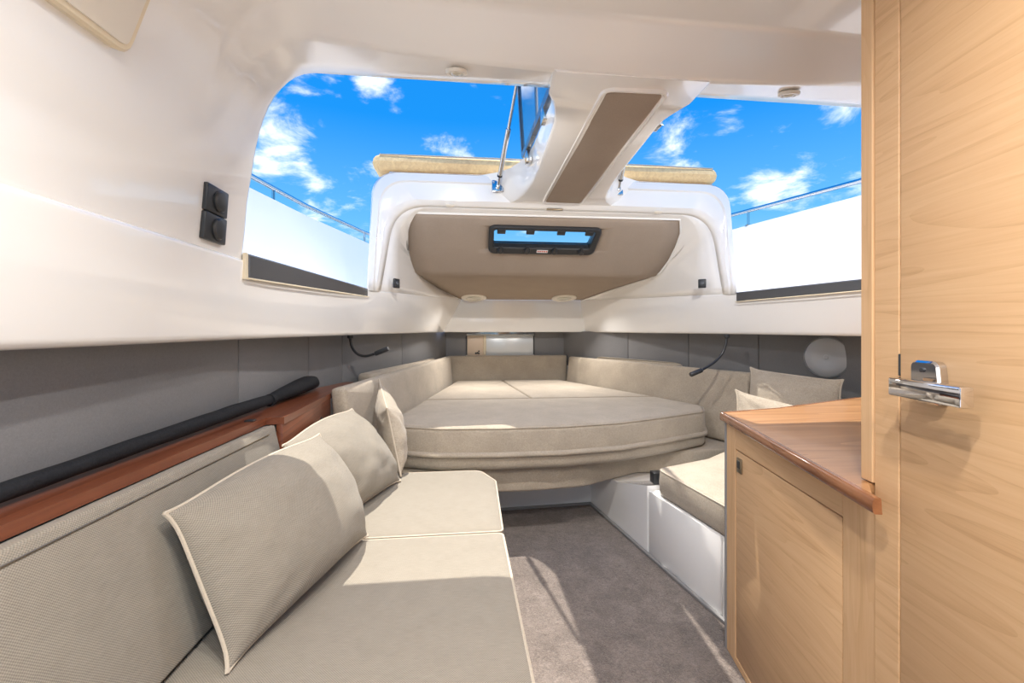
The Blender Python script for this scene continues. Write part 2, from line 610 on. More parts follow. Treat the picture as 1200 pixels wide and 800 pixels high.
# centre bar between the two hatch openings, part of the roof moulding
def bar_rows():
    out = []
    for y, xl, xr, zb, zt, fl, cr in [(1.20, .300, .672, 1.757, 1.80, .012, .045), (1.31, .309, .668, 1.748, 1.80, .012, .045), (1.345, .311, .670, 1.747, 1.80, .012, .030), (1.38, .312, .672, 1.746, 1.80, .012, .016), (1.42, .313, .673, 1.746, 1.805, .012, .006), (1.47, .316, .676, 1.744, 1.81, .014, 0),
                                  (1.6, .322, .684, 1.741, 1.82, .016, 0), (1.9, .337, .703, 1.736, 1.85, .022, 0), (2.05, .343, .711, 1.735, 1.860, .026, .008), (2.16, .347, .716, 1.734, 1.868, .04, .02), (2.25, .350, .722, 1.733, 1.868, .065, .035),
                                  (2.31, .352, .728, 1.731, 1.868, .10, .055), (2.35, .352, .733, 1.729, 1.867, .14, .08), (2.38, .352, .738, 1.727, 1.866, .18, .10), (2.415, .352, .74, 1.725, 1.864, .2, .11)]:
        xl -= cr
        xr += cr
        out.append([(xl - fl, y, zt), (xl - fl * .4, y, zb + .05), (xl - .002, y, zb + .008), (xl + .008, y, zb), ((xl + xr) / 2, y, zb), (xr - .008, y, zb), (xr + .002, y, zb + .008), (xr + fl * .4, y, zb + .05), (xr + fl, y, zt)])
    return out
br = bar_rows()
bar = MB().rings(br).build('hatch_bar', 'gel', ceil, smooth=40)
# recessed fabric strip on the bar with a raised lip around it
strip_o = [(.420, 1.262), (.611, 1.256), (.652, 2.352), (.442, 2.352)]
lip = MB()
so_, si_ = round_poly(strip_o, .03, 5), inset(round_poly(strip_o, .03, 5), .010)
def barz(y):
    return 1.7495 - (y - 1.26) * 0.0195 + 0.002
lip.rings([[(x, y, barz(y) + .006) for x, y in inset(so_, -.014)], [(x, y, barz(y) - .007) for x, y in inset(so_, -.006)], [(x, y, barz(y) - .007) for x, y in so_], [(x, y, barz(y) + .004) for x, y in si_]], cap=False)
lip.build('strip_surround', 'gel', ceil)
MB().rings([[(x, y, barz(y) + .012) for x, y in si_], [(x, y, barz(y) - .003) for x, y in si_], [(x, y, barz(y) - .005) for x, y in inset(si_, .006)]]).build('fabric_strip', 'taupe', ceil)

# ---- front of the cabin: the raised trunk with its frame, side faces and bow face
def arch(xlb, xlt, xrt, xrb, zb, zt, r, y0, y1=None, n=(6, 8, 14)):
    """open loop: up the left side, round the corner, across, down the right side"""
    y1 = y0 if y1 is None else y1
    pts = []
    def s(x0, z0, x1, z1, k, first):
        for i in range(0 if first else 1, k + 1):
            t = i / k
            pts.append((lerp(x0, x1, t), lerp(z0, z1, t)))
    s(xlb, zb, lerp(xlb, xlt, 1 - r / (zt - zb)), zt - r, n[0], True)
    c = pts[-1]
    pts.extend(bez(c, (xlt, zt), (xlt + r, zt), n[1])[1:])
    s(xlt + r, zt, xrt - r, zt, n[2], False)
    e = (lerp(xrb, xrt, 1 - r / (zt - zb)), zt - r)
    pts.extend(bez((xrt - r, zt), (xrt, zt), e, n[1])[1:])
    s(e[0], e[1], xrb, zb, n[0], False)
    return [(x, lerp(y0, y1, (z - zb) / (zt - zb)), z) for x, z in pts]

zb = 1.245
loops = [arch(-.478, -.455, 1.515, 1.553, zb, 1.868, .10, 2.80),
         arch(-.480, -.457, 1.515, 1.555, zb, 1.868, .13, 2.385),
         arch(-.478, -.450, 1.510, 1.552, zb, 1.864, .135, 2.352, 2.365),
         arch(-.470, -.442, 1.503, 1.545, zb, 1.856, .135, 2.342, 2.352),
         arch(-.450, -.415, 1.478, 1.527, zb, 1.822, .15, 2.342, 2.352),
         arch(-.444, -.408, 1.472, 1.521, zb, 1.816, .15, 2.352, 2.362),
         arch(-.436, -.380, 1.452, 1.512, zb, 1.730, .16, 2.352, 2.372),
         arch(-.430, -.366, 1.440, 1.505, zb, 1.712, .17, 2.362, 2.392),
         arch(-.420, -.345, 1.425, 1.495, zb, 1.703, .17, 2.39, 2.41)]
# outline of the headliner (metres), left foot up over and down to the right foot
HL_TOP = [(-0.277, 2.462, 1.681), (-0.298, 2.486, 1.664), (-0.307, 2.526, 1.635), (-0.318, 2.618, 1.568), (-0.322, 2.701, 1.508), (-0.312, 2.80, 1.437), (-0.302, 2.85, 1.402)]
HL_LOW = [(-0.302, 2.85, 1.402), (-0.283, 2.957, 1.391), (-0.194, 3.325, 1.359), (0.0, 3.945, 1.306)]
HR_TOP = [(1.266, 2.455, 1.686), (1.29, 2.475, 1.672), (1.306, 2.512, 1.645), (1.323, 2.577, 1.598), (1.335, 2.695, 1.513), (1.322, 2.80, 1.437), (1.30, 2.85, 1.402)]
HR_LOW = [(1.30, 2.85, 1.402), (1.245, 3.05, 1.383), (1.16, 3.45, 1.348), (1.09, 3.945, 1.306)]
HL = list(reversed(HL_LOW)) + list(reversed(HL_TOP))[1:]
HR = HR_TOP + HR_LOW[1:]
def resample(pts, n):
    pts = [Vector(p) for p in pts]
    L = [0]
    for a, b in zip(pts, pts[1:]):
        L.append(L[-1] + (b - a).length)
    out = []
    for i in range(n):
        s = L[-1] * i / (n - 1)
        k = max(j for j in range(len(L)) if L[j] <= s + 1e-9)
        k = min(k, len(pts) - 2)
        out.append(pts[k].lerp(pts[k + 1], (s - L[k]) / (L[k + 1] - L[k])))
    return out
NA = len(loops[0])
hl_full = resample(HL, 15) + resample([HL[-1], HR[0]], NA - 28)[1:-1] + resample(HR, 15)
front = MB().grid(loops)
inner = [Vector(p) for p in loops[-1]]
# lower edge of the frame's inner lip sits on the crease that runs forward to the bow
hl_lip = [p + Vector((0, -.004, -.004)) for p in hl_full]
side = [inner]
for t in (0.15, 0.4, 0.7, 0.93):
    side.append([a.lerp(b, t) + Vector((0, 0, 0.0)) for a, b in zip(inner, hl_full)])
side.append(hl_lip)
side.append([p + Vector((0, .0, .02)) for p in hl_full])
front.grid(side)
# band below the crease (left), bow face, band (right)
creaseL = [(-.630, -.9, 1.245), (-.630, .5, 1.245), (-.630, 1.372, 1.245), (-.55, 1.9, 1.245), (-.474, 2.342, 1.245), (-.42, 2.39, 1.245)]
lipL = [(-.662, -.9, 1.035), (-.656, .5, 1.035), (-.640, 1.372, 1.035), (-.575, 1.9, 1.035), (-.505, 2.342, 1.035), (-.50, 2.39, 1.035)]
fw = [(0.000, 3.956, 1.307), (1.09, 3.956, 1.307)]
lipF = [(-.145, 3.965, 1.035), (1.128, 3.965, 1.035)]
creaseR = [(1.69, -.9, 1.245), (1.69, .5, 1.245), (1.675, 1.372, 1.245), (1.61, 1.9, 1.245), (1.55, 2.342, 1.245), (1.495, 2.39, 1.245)]
lipR = [(1.72, -.9, 1.035), (1.715, .5, 1.035), (1.70, 1.372, 1.035), (1.645, 1.9, 1.035), (1.585, 2.342, 1.035), (1.575, 2.39, 1.035)]
front_o = struct(front.build('wall_front', 'gel', smooth=38))
md = front_o.modifiers.new('shell', 'SOLIDIFY'); md.thickness = 0.006; md.offset = 0
def band(cr, lp, out):
    rows = [[(x - out * .010, y, z + .008) for x, y, z in cr], [(x - out * .001, y, z + .006) for x, y, z in cr], [(x + out * .004, y, z + .001) for x, y, z in cr], [(x + out * .005, y, z - .006) for x, y, z in cr], lp,
            [(x - out * .004, y, z - .012) for x, y, z in lp], [(x - out * .014, y, z - .017) for x, y, z in lp], [(x - out * (.16 if out > 0 else .45), y, z - .017) for x, y, z in lp]]
    return MB().grid(rows)
bl = band(creaseL + [fw[0]], lipL + [lipF[0]], 1)
bl_o = struct(bl.build('trim_1', 'gel', smooth=50))
bl_o.name = 'wall_left'
bf = MB().grid([fw, [(-.07, 3.956, 1.17), (1.11, 3.956, 1.17)], lipF, [(x, y + .004, z - .012) for x, y, z in lipF], [(x, y + .014, z - .017) for x, y, z in lipF], [(x, y + .3, z - .017) for x, y, z in lipF]])
bf.build('bow_face', 'gel', front_o)
br_ = band(creaseR + [fw[1]], lipR + [lipF[1]], -1)
br_o = struct(br_.build('wall_right', 'gel', smooth=50))

# ---- headliner pad
pad = MB()
n_half = 15
cols = []
hp = [Vector(p) for p in hl_full]
padrows = []
left_pts = resample(HL_TOP, 14) + resample(HL_LOW, 14)[1:]
right_pts = resample(HR_TOP, 14) + resample(HR_LOW, 14)[1:]
nrow = len(left_pts)
for i, (a, b) in enumerate(zip(left_pts, right_pts)):
    padrows.append([a.lerp(b, j / 12) + Vector((0, 0, 0.012 if j in (0, 12) or i in (0, nrow - 1) else 0.0)) for j in range(13)])
pad.grid(padrows)
headliner = pad.build('headliner', 'taupe', front_o, smooth=45)
md = headliner.modifiers.new('shell', 'SOLIDIFY'); md.thickness = 0.02; md.offset = 0
MB().tube([p + Vector((0, -.004, -.002)) for p in hl_full], 0.006, 8).build('headliner_lip', 'gel', front_o)

# ---- lining below the bands: separate padded panels
LIN_L = [(-.77, -.9), (-.77, .75), (-.735, 1.55), (-.71, 2.15), (-.655, 2.52), (-.44, 3.34), (-.13, 4.26)]
LIN_R = [(.965, 4.27), (1.36, 3.48), (1.61, 2.98), (1.80, 2.50), (1.97, 1.86), (2.02, 1.2), (2.02, -.9)]
LIN_F = [(-.16, 4.21), (.05, 4.22), (.70, 4.22), (1.02, 4.21)]
def lining(parent, pts, skip=()):
    for i in range(len(pts) - 1):
        if i in skip:
            continue
        a, b = Vector((*pts[i], 0)), Vector((*pts[i + 1], 0))
        d = (b - a)
        L = d.length
        d.normalize()
        nrm = Vector((-d.y, d.x, 0))
        mb = MB().rbox((0.002, -.012, 0.70), (L - .002, .012, 1.025), .006, 2)
        mb.xf(basis(a, d, nrm, (0, 0, 1)))
        mb.build('lining_panel', 'lining', parent)
        MB().rbox((0, -.02, 0.0), (L, .004, 0.705), .002, 1).xf(basis(a + nrm * (0.02 if True else 0), d, nrm, (0, 0, 1))).build('hull_panel', 'gel_out', parent)
lining(bl_o, LIN_L)
lining(br_o, LIN_R)
lining(front_o, LIN_F, skip=(1,))
MB().box((.0, 4.235, .70), (.76, 4.255, 1.03)).build('lining_panel', 'lining', front_o)
MB().box((.05, 4.21, 0), (.70, 4.24, .80)).build('hull_panel', 'gel_out', front_o)
# glossy inset at the bow: beige half, divider, pale half, dark header
MB().rbox((.06, 4.205, .795), (.215, 4.225, .985), .004, 2).build('beige_panel', 'peach', front_o)
MB().rbox((.212, 4.198, .795), (.238, 4.226, .985), .004, 2).build('divider', 'cream', front_o)
MB().rbox((.238, 4.205, .795), (.69, 4.225, .985), .004, 2).build('pale_panel', 'silver', front_o)
MB().rbox((.05, 4.195, .985), (.70, 4.226, 1.03), .004, 2).build('mirror_strip', 'dark_mirror', front_o)
fx = MB()
for (x, z, r) in [(.142, .818, .009), (.158, .822, .008), (.170, .838, .007), (.170, .815, .007)]:
    fx.lathe([(r, 0), (r, -.006), (r * .6, -.009)], (x, 4.203, z), (0, 1, 0), 10)
fx.build('panel_screws', 'black', front_o)

# ---- floor carpet, its edge trim, the kick panels round it
CARP = [(-.6, -.9), (1.25, -.9), (1.06, .80), (.938, 1.508), (.866, 1.974), (.775, 2.585), (.245, 2.56), (-.6, 2.56)]
fl = struct(MB().prism(CARP, -.03, 0.0).build('floor', 'carpet', smooth=0))
MB().prism([(-3.2, -4.5), (4.2, -4.5), (4.2, -.9), (-3.2, -.9)], -.06, -.03).build('cockpit_sole', 'gel_out', fl)
def wallstrip(pts, z0, z1, th, name, mat, parent=None, r=.004):
    outs = []
    for a, b in zip(pts, pts[1:]):
        a, b = Vector((*a, 0)), Vector((*b, 0))
        d = b - a
        L = d.length
        d.normalize()
        nrm = Vector((d.y, -d.x, 0))
        outs.append(MB().rbox((0.001, 0, z0), (L - .001, th, z1), r, 2).xf(basis(a, d, nrm, (0, 0, 1))).build(name, mat, parent))
    return outs
kr = struct(empty('baseboard_right', (.9, 1.8, 0)))
wallstrip([(1.06, .80), (.938, 1.508), (.866, 1.974)], 0.0, .297, .03, 'kick_panel', 'gel', kr)
MB().add([(.864, 1.984, 0), (.822, 2.275, 0), (.775, 2.595, 0), (1.3, 2.595, 0), (1.3, 2.275, 0), (1.3, 1.984, 0),
          (.864, 1.984, .318), (.822, 2.275, .238), (.775, 2.595, .236), (1.3, 2.595, .236), (1.3, 2.275, .238), (1.3, 1.984, .318)],
         [(0, 1, 7, 6), (1, 2, 8, 7), (2, 3, 9, 8), (3, 4, 10, 9), (4, 5, 11, 10), (5, 0, 6, 11), (6, 7, 10, 11), (7, 8, 9, 10), (0, 5, 4, 1), (1, 4, 3, 2)]).build('kick_panel', 'gel', kr, smooth=0)
kf = struct(empty('baseboard_front', (.3, 2.6, 0)))
wallstrip([(.785, 2.595), (.20, 2.57), (-.30, 2.55)], 0.0, .24, .03, 'kick_panel', 'gel', kf)
tr = struct(MB().tube([(1.05, .80, .008), (.930, 1.508, .008), (.858, 1.974, .008), (.768, 2.578, .008)], .009, 6).build('trim_1', 'grey_trim'))
tf = struct(MB().tube([(.768, 2.578, .008), (.245, 2.552, .008), (-.3, 2.55, .008)], .009, 6).build('trim_2', 'grey_trim'))

# ---- slate cappings along the lower edge of the two side openings
def capping(name, a, b, h0, h1, th, glow):
    a, b = Vector(a), Vector(b)
    d = (b - a)
    n = Vector((d.y, -d.x, 0)).normalized() * th * glow
    m = MB()
    m.add([a, a + n, a + n + Vector((0, 0, h0)), a + Vector((0, 0, h0)), b, b + n, b + n + Vector((0, 0, h1)), b + Vector((0, 0, h1))],
          [(0, 1, 2, 3), (4, 5, 6, 7), (0, 1, 5, 4), (1, 2, 6, 5), (2, 3, 7, 6), (3, 0, 4, 7)])
    bm_o = m.build(name, 'slate', smooth=0)
    bv = bm_o.modifiers.new('edge', 'BEVEL'); bv.width = .006; bv.segments = 3
    return struct(bm_o)
cl_ = capping('trim_3', (-.616, 1.376, 1.196), (-.470, 2.336, 1.214), .074, .042, .05, -1)
capR = capping('trim_4', (1.660, 1.374, 1.208), (1.538, 2.336, 1.203), .046, .052, .05, 1)
MB().box((-.627, 1.364, 1.194), (-.617, 1.376, 1.270)).build('cream_edge', 'cream', cl_)
MB().tube([(-.614, 1.372, 1.196), (-.466, 2.336, 1.212)], .003, 6).build('cream_edge', 'cream', cl_)
MB().tube([(1.658, 1.374, 1.206), (1.534, 2.336, 1.201)], .0025, 6).build('cream_edge', 'cream', capR)

# ---- deck, bulwarks outside
deck = MB()
BL = [(-1.12, -.9), (-1.11, .8), (-1.07, 2.1), (-.98, 3.0), (-.80, 4.05), (-.35, 5.4), (.5, 6.9)]
BR = [(2.14, -.9), (2.13, .8), (2.06, 2.06), (2.03, 3.15), (1.80, 4.2), (1.35, 5.4), (.5, 6.9)]
deck.add([(x, y, 1.20) for x, y in BL] + [(x, y, 1.20) for x, y in reversed(BR[:-1])], [])
deck_out = [(x, y) for x, y in BL] + [(x, y) for x, y in reversed(BR[:-1])]
dk = MB()
inn = [(-.655, -.9), (-.655, 1.37), (-.52, 2.34), (-.45, 2.8), (-.15, 4.6)]
innR = [(1.71, -.9), (1.70, 1.37), (1.59, 2.34), (1.52, 2.8), (1.2, 4.6)]
dk.grid([[(x, y, 1.20) for x, y in inn], [(-1.115, -.9, 1.20), (-1.10, 1.37, 1.20), (-1.05, 2.34, 1.20), (-1.0, 2.8, 1.20), (-.63, 4.6, 1.2)]])
dk.grid([[(x, y, 1.20) for x, y in innR], [(2.14, -.9, 1.20), (2.12, 1.37, 1.20), (2.05, 2.34, 1.20), (2.03, 2.8, 1.20), (1.65, 4.6, 1.2)]])
dko = struct(dk.build('floor_deck', 'gel_out', solid=.03))
fd = MB().grid([[(-.455, 2.80, 1.868), (.53, 2.80, 1.875), (1.515, 2.80, 1.868)], [(-.42, 3.0, 1.60), (.53, 3.0, 1.66), (1.50, 3.0, 1.60)], [(-.15, 4.6, 1.36), (.53, 4.6, 1.40), (1.2, 4.6, 1.36)], [(.3, 6.8, 1.3), (.5, 6.8, 1.3), (.7, 6.8, 1.3)]])
trunk_side = MB()
ss = [(-.47, 2.80, 1.2), (-.15, 4.6, 1.2)]

def bulwark(name, pts, ztop):
    m = MB()
    n = len(pts)
    pv = [Vector((x, y, 0)) for x, y in pts]
    rowsb = []
    for sgn_h in (0, 1, 2, 3):
        r = []
        for i, p in enumerate(pv):
            d = (pv[min(i + 1, n - 1)] - pv[max(i - 1, 0)]).normalized()
            nn = Vector((-d.y, d.x, 0))
            side_ = 1 if p.x < CX else -1
            nn = nn * side_
            off, z = [(-.33, 1.17), (0, ztop[i]), (.05, ztop[i] + .012), (.09, 1.17)][sgn_h]
            r.append(p + nn * off + Vector((0, 0, z)))
        rowsb.append(r)
    m.grid(rowsb)
    return struct(m.build(name, 'gel_out', dko if False else None, smooth=30))
zl = [1.70, 1.71, 1.745, 1.775, 1.80, 1.86, 1.9]
zr = [1.70, 1.71, 1.74, 1.797, 1.83, 1.86, 1.9]
bulwark('wall_bulwark_left', BL, zl)
bulwark('wall_bulwark_right', BR, zr)

# ================================================================== RAILS
def rail(label, pts, posts, group):
    t = thing('guard_rail', label, 'handrail', (pts[0][0], pts[0][1], pts[0][2] - .12), 0, group)
    MB().tube(pts, .0135, 12).build('rail_tube', 'chrome', t)
    for (p, h) in posts:
        MB().tube([p, (p[0], p[1], p[2] - h)], .010, 10).build('post', 'chrome', t)
        MB().lathe([(.022, 0), (.022, .006), (.011, .010)], (p[0], p[1], p[2] - h), (0, 0, 1), 14).build('post_foot', 'chrome', t)
rail('polished guard rail on the white bulwark outside the port side opening beside the black switches',
     [(-1.13, .2, 1.80), (-1.115, 1.2, 1.802), (-1.085, 2.3, 1.832), (-1.01, 3.0, 1.852), (-.84, 4.02, 1.895), (-.5, 5.1, 1.95)], [((-1.05, 2.64, 1.842), .087), ((-1.12, 1.1, 1.80), .086), ((-.84, 4.02, 1.895), .09)], None)
rail('polished guard rail on the white bulwark outside the opening next to the oak wardrobe',
     [(2.15, .2, 1.80), (2.135, 1.2, 1.80), (2.075, 2.1, 1.823), (2.045, 3.15, 1.912), (1.82, 4.2, 1.96), (1.4, 5.3, 2.0)], [((2.05, 2.97, 1.897), .108), ((2.13, 1.2, 1.80), .085)], None)

# ================================================================== SUNPAD CUSHION on the trunk
sp = cushion(round_poly([(-.46, 2.362), (1.455, 2.362), (1.45, 2.95), (-.45, 2.95)], .045, 5), 1.8785, 1.962, .036, .006)
sp_o = tag(sp.build('sunpad_cushion', 'outdoor'), 'sand coloured suede sunpad cushion lying on the white trunk outside the hatches', 'cushion')
MB().tube([(-.42, 2.372, 1.957), (.2, 2.367, 1.959), (.8, 2.367, 1.959), (1.42, 2.372, 1.957)], .004, 6).build('piping', 'piping', sp_o)
# trunk roof that carries it, foredeck falling away to the bow
tro = MB().grid([[(-.37, 2.37, 1.862), (.53, 2.37, 1.866), (1.42, 2.37, 1.862)], [(-.37, 2.95, 1.862), (.53, 2.95, 1.866), (1.42, 2.95, 1.862)], [(-.36, 3.02, 1.74), (.53, 3.02, 1.745), (1.41, 3.02, 1.74)]])
trunk_o = tro.build('trunk_roof', 'gel_out', front_o, solid=.012)

# ================================================================== WINDOW in the headliner
win = struct(empty('window_1', (.52, 2.65, 1.60)))
def on_pad(s, t):
    """point on the sloping headliner: s across, t 0..1 from upper to lower edge of the sloping part"""
    return (s, 2.452 + t * .398, 1.688 - t * .193)
px, py_, pz = Vector((1, 0, 0)), Vector((0, .40, -.288)).normalized(), None
pz = px.cross(py_)
if pz.z > 0:
    pz = -pz            # points down into the cabin
wb = basis((.492, 2.597, 1.5840), px, py_, pz)
W, H_ = .335, .108
outer = round_poly([(-W, -H_), (W - .005, -H_), (W - .015, H_), (-W + .008, H_)], .045, 6)
innr = round_poly([(-W + .032, -H_ + .030), (W - .042, -H_ + .030), (W - .055, H_ - .056), (-W + .036, H_ - .056)], .014, 6)
fr = MB()
fr.rings([[(x, y, 0.004) for x, y in outer], [(x, y, .022) for x, y in outer], [(x, y, .028) for x, y in inset(outer, .008)], [(x, y, .028) for x, y in inset(innr, -.006)], [(x, y, .022) for x, y in innr], [(x, y, -.03) for x, y in innr]], cap=False)
fr.xf(wb).build('window_frame', 'black', win)
MB().rings([[(x, y, -.020) for x, y in innr], [(x, y, -.014) for x, y in innr]]).xf(wb).build('pane', 'glass', win)
for x in (-.262, -.095, .085, .252):
    MB().rbox((x - .024, -H_ + .010, .022), (x + .024, -H_ + .046, .038), .004, 2).xf(wb).build('hinge', 'black', win)
for x in (-.258, -.098, .068, .232):
    h = MB()
    h.lathe([(.020, .02), (.020, .040), (.014, .046)], (x, H_ - .036, 0), (0, 0, 1), 16)
    h.rbox((x - .008, H_ - .082, .034), (x + .008, H_ - .030, .050), .006, 2)
    h.xf(wb).build('latch', 'black', win)
MB().rbox((-.037, H_ - .042, .0275), (.031, H_ - .020, .0295), .0006, 1).xf(wb).build('sticker', 'label', win)
st = MB()
for k in range(5):
    st.box((-.033 + k * .013, H_ - .037, .0295), (-.024 + k * .013, H_ - .027, .0300))
st.xf(wb).build('sticker_print', 'red', win)

# opening cut through the pad so that the sky shows through the pane
cut = MB().rings([[(x, y, -.4) for x, y in inset(outer, .02)], [(x, y, .4) for x, y in inset(outer, .02)]]).xf(wb)
def punch(o):
    """cut the window hole out of a mesh with bmesh-free boolean baking"""
    c = cut.build('cutter', 'black')
    b = o.modifiers.new('window_hole', 'BOOLEAN')
    b.object = c
    b.operation = 'DIFFERENCE'
    b.solver = 'EXACT'
    bpy.context.view_layer.update()
    dg = bpy.context.evaluated_depsgraph_get()
    me = bpy.data.meshes.new_from_object(o.evaluated_get(dg))
    o.modifiers.clear()
    o.data = me
    bpy.data.objects.remove(c)
punch(headliner)

# ================================================================== LIGHTS built into the roof
def downlight(name, label, loc, axis, r, group, lamp=0.0, aim=(0, 0, 0), spread=150):
    t = thing(name, label, 'light', loc, 0, group)
    ax = Vector(axis).normalized()
    MB().lathe([(r, -.004), (r, .002), (r * .93, .005), (r * .66, .0055), (r * .62, .001)], loc, ax, 28).build('bezel', 'ivory', t)
    MB().lathe([(r * .62, .001), (r * .5, .006), (r * .28, .009), (r * .05, .010)], loc, ax, 24).build('lens', 'lens', t)
    if lamp:
        ld = bpy.data.lights.new('downlight_lamp', 'AREA')
        ld.shape = 'DISK'
        ld.size = r * 1.3
        ld.energy = lamp
        ld.color = (1.0, .96, .91)
        ld.spread = radians(spread)
        lo = bpy.data.objects.new('lamp', ld)
        lo.parent = t
        lo.location = ax * .03
        lo.rotation_euler = (ax + Vector(aim)).to_track_quat('-Z', 'Y').to_euler()
        link(lo)
    return t
LAMP = 1.5
downlight('ceiling_light', 'round ivory downlight in the white beam above the port side opening', (-.012, 1.262, 1.7735), (0, .25, -1), .030, 'beam downlights', 2.7, (0, .8, 0))
downlight('ceiling_light', 'round ivory downlight in the white beam next to the oak wardrobe', (1.005, 1.262, 1.7735), (0, .25, -1), .030, 'beam downlights', 2.7, (0, .8, 0))
n2 = Vector((0, -.20, -1))
downlight('dome_light', 'large round cream dome light at the low end of the headliner on the settee side', (.108, 3.70, 1.306), n2, .105, 'dome lights', 2.2, (0, -.3, 0), 125)
downlight('dome_light', 'large round cream dome light at the low end of the headliner on the counter side', (.868, 3.68, 1.307), n2, .105, 'dome lights', 2.2, (0, -.3, 0), 125)

for x, y, l in [(-.06, .12, 'added fill downlight, round and ivory, in the unseen roof over the long settee cushion'), (.22, .12, 'added fill downlight, round and ivory, in the unseen roof over the aisle'),
                (-.06, -.55, 'added fill downlight, round and ivory, in the unseen roof over the aft end of the settee'), (.22, -.55, 'added fill downlight, round and ivory, in the unseen roof over the aft end of the aisle')]:
    downlight('ceiling_light', l, (x, y, lerp(1.880, 1.875, max(0, y) / .5)), (0, 0, -1), .045, 'added roof fill downlights', 4.2)  # lamps added out of view overhead to brighten the cabin, shaped like the beam downlights

# small oval covers on the frame's upper lip
for i, (x, l) in enumerate([(-.058, 'small oval cover on the white frame lip at the settee end of the headliner'), (1.10, 'small oval cover on the white frame lip at the counter end of the headliner')]):
    c = MB().lathe([(.024, 0), (.024, .004), (.016, .007)], (0, 0, 0), (0, 0, 1), 18).xf(Matrix.Translation((x, 2.381, 1.7065)) @ Matrix.Rotation(radians(150), 4, 'X') @ Matrix.Diagonal((1, .55, 1, 1)))
    tag(c.build('oval_cover', 'ivory'), l, 'cover')
c = MB().rbox((.467, 2.384, 1.699), (.557, 2.400, 1.7085), .003, 2)
tag(c.build('catch_plate', 'brass'), 'small bronze striker plate under the foot of the centre bar', 'plate')

# ================================================================== GAS STRUTS and hatch panels
def strut(label, foot, top):
    t = thing('gas_strut', label, 'strut', foot, 0, None)
    f, p = Vector(foot), Vector(top)
    bp = MB().rbox((-.031, -.004, -.031), (.031, .004, .031), .003, 2).xf(Matrix.Translation(f) @ Matrix.Rotation(radians(-8), 4, 'X')).build('base_plate', 'steel', t)
    for sx in (-1, 1):
        for sz in (-1, 1):
            MB().lathe([(.005, 0), (.005, .003), (.003, .004)], f + Vector((sx * .023, -.005, sz * .023)), (0, -1, 0), 8).build('screw', 'chrome', t)
    MB().rbox((-.010, -.030, -.012), (.010, 0, .012), .004, 2).xf(Matrix.Translation(f)).build('bracket', 'steel', t)
    s = f + Vector((0, -.024, 0))
    d = (p - s).normalized()
    MB().tube([s, s + d * .055], .007, 10).build('rod', 'chrome', t)
    MB().tube([s + d * .050, s + d * .053, s + d * .30, s + d * .302], [.008, .0125, .0125, .010], 14).build('cylinder', 'steel', t)
    MB().tube([s + d * .30, p], .008, 12).build('piston', 'chrome', t)
    MB().lathe([(.0135, 0), (.0135, .010)], s + d * .048, d, 14).build('collar', 'black', t)
strut('polished gas strut standing in the hatch opening on the switch side', (.194, 2.338, 1.803), (.262, 1.78, 2.245))
strut('polished gas strut half hidden behind the centre bar on the counter side', (.848, 2.338, 1.808), (.775, 1.78, 2.245))

def hatch(name, x0, tilt, s):
    t = struct(empty(name, (x0, 1.75, 1.83)))
    o = [(1.40, 0), (2.13, 0.03), (2.16, .50), (1.40, .50)]
    fo, fi = round_poly(o, .05, 5), inset(round_poly(o, .05, 5), .028)
    mat = Matrix.Translation((x0, 0, 1.835)) @ Matrix.Rotation(radians(tilt), 4, 'Y')
    mb = MB().rings([[(-s * .012, y, z) for y, z in fo], [(s * .010, y, z) for y, z in fo], [(s * .010, y, z) for y, z in fi], [(-s * .012, y, z) for y, z in fi], [(-s * .012, y, z) for y, z in fo]], cap=False)
    mb.xf(mat).build('hatch_frame', 'slate', t)
    MB().rings([[(-.004, y, z) for y, z in fi], [(.004, y, z) for y, z in fi]]).xf(mat).build('pane', 'tint', t)
    for y in (1.6, 2.0):
        MB().rbox((-.012, y - .03, -.03), (.012, y + .03, .02), .003, 2).xf(mat).build('hinge', 'steel', t)
hatch('window_2', .305, -3, 1)
hatch('window_3', .735, 3, -1)

# ================================================================== SETTEE
seat_near = round_poly([(-.635, -.85), (.135, -.85), (.137, 1.418), (-.535, 1.418)], [.02, .03, .02, .02], 4)
seat_far = round_poly([(-.50, 1.424), (.138, 1.424), (.152, 1.90), (.09, 2.05), (-.48, 2.05)], [.02, .02, .06, .06, .02], 5)
sn = tag(cushion(seat_near, .265, .400, .016, .006).build('settee_cushion', 'fabric'), 'long beige woven settee seat cushion with the nearest throw pillow on it', 'cushion', None)
seam(seat_near, .3945, .0034, .003).build('piping', 'piping', sn)
sf = tag(cushion(seat_far, .265, .402, .020, .008).build('settee_cushion', 'fabric'), 'short beige settee seat cushion between the long one and the berth', 'cushion', None)
seam(seat_far, .396, .0034, .003).build('piping', 'piping', sf)
st_ = thing('settee', 'built-in settee with white base and beige woven backrest below the mahogany shelf', 'settee', (-.25, .6, 0))
MB().rbox((-.60, -.88, 0.0), (.105, 2.10, .262), .006, 2).build('base', 'gel', st_)

# backrest: leaning slab
bo = Vector((-.617, -.85, .4130))
ex = Vector((.05, 1, 0)).normalized()
ez = Vector((.976, -.0488, .215)).normalized()
ey = ez.cross(ex) if ez.cross(ex).z > 0 else ex.cross(ez)
Lb = 1.462 + .85
bpoly = round_poly([(0, 0), (Lb, 0), (Lb, .347), (0, .347)], .010, 4)
bk = cushion(bpoly, -.055, 0.0, .009, .004)
bk.xf(basis(bo, ex, ey, ez))
# upper edge narrows slightly towards the bow
bko = bk.build('backrest', 'fabric', st_, uvax=(ex, ey))
stp = [basis(bo, ex, ey, ez) @ Vector((x, .326, .0065)) for x in [i * Lb / 40 for i in range(1, 40)]]
stp = [p + Vector((-.003, 0, 0)) for p in stp]
MB().tube(stp, .0016, 5).build('stitching', 'brass', bko)

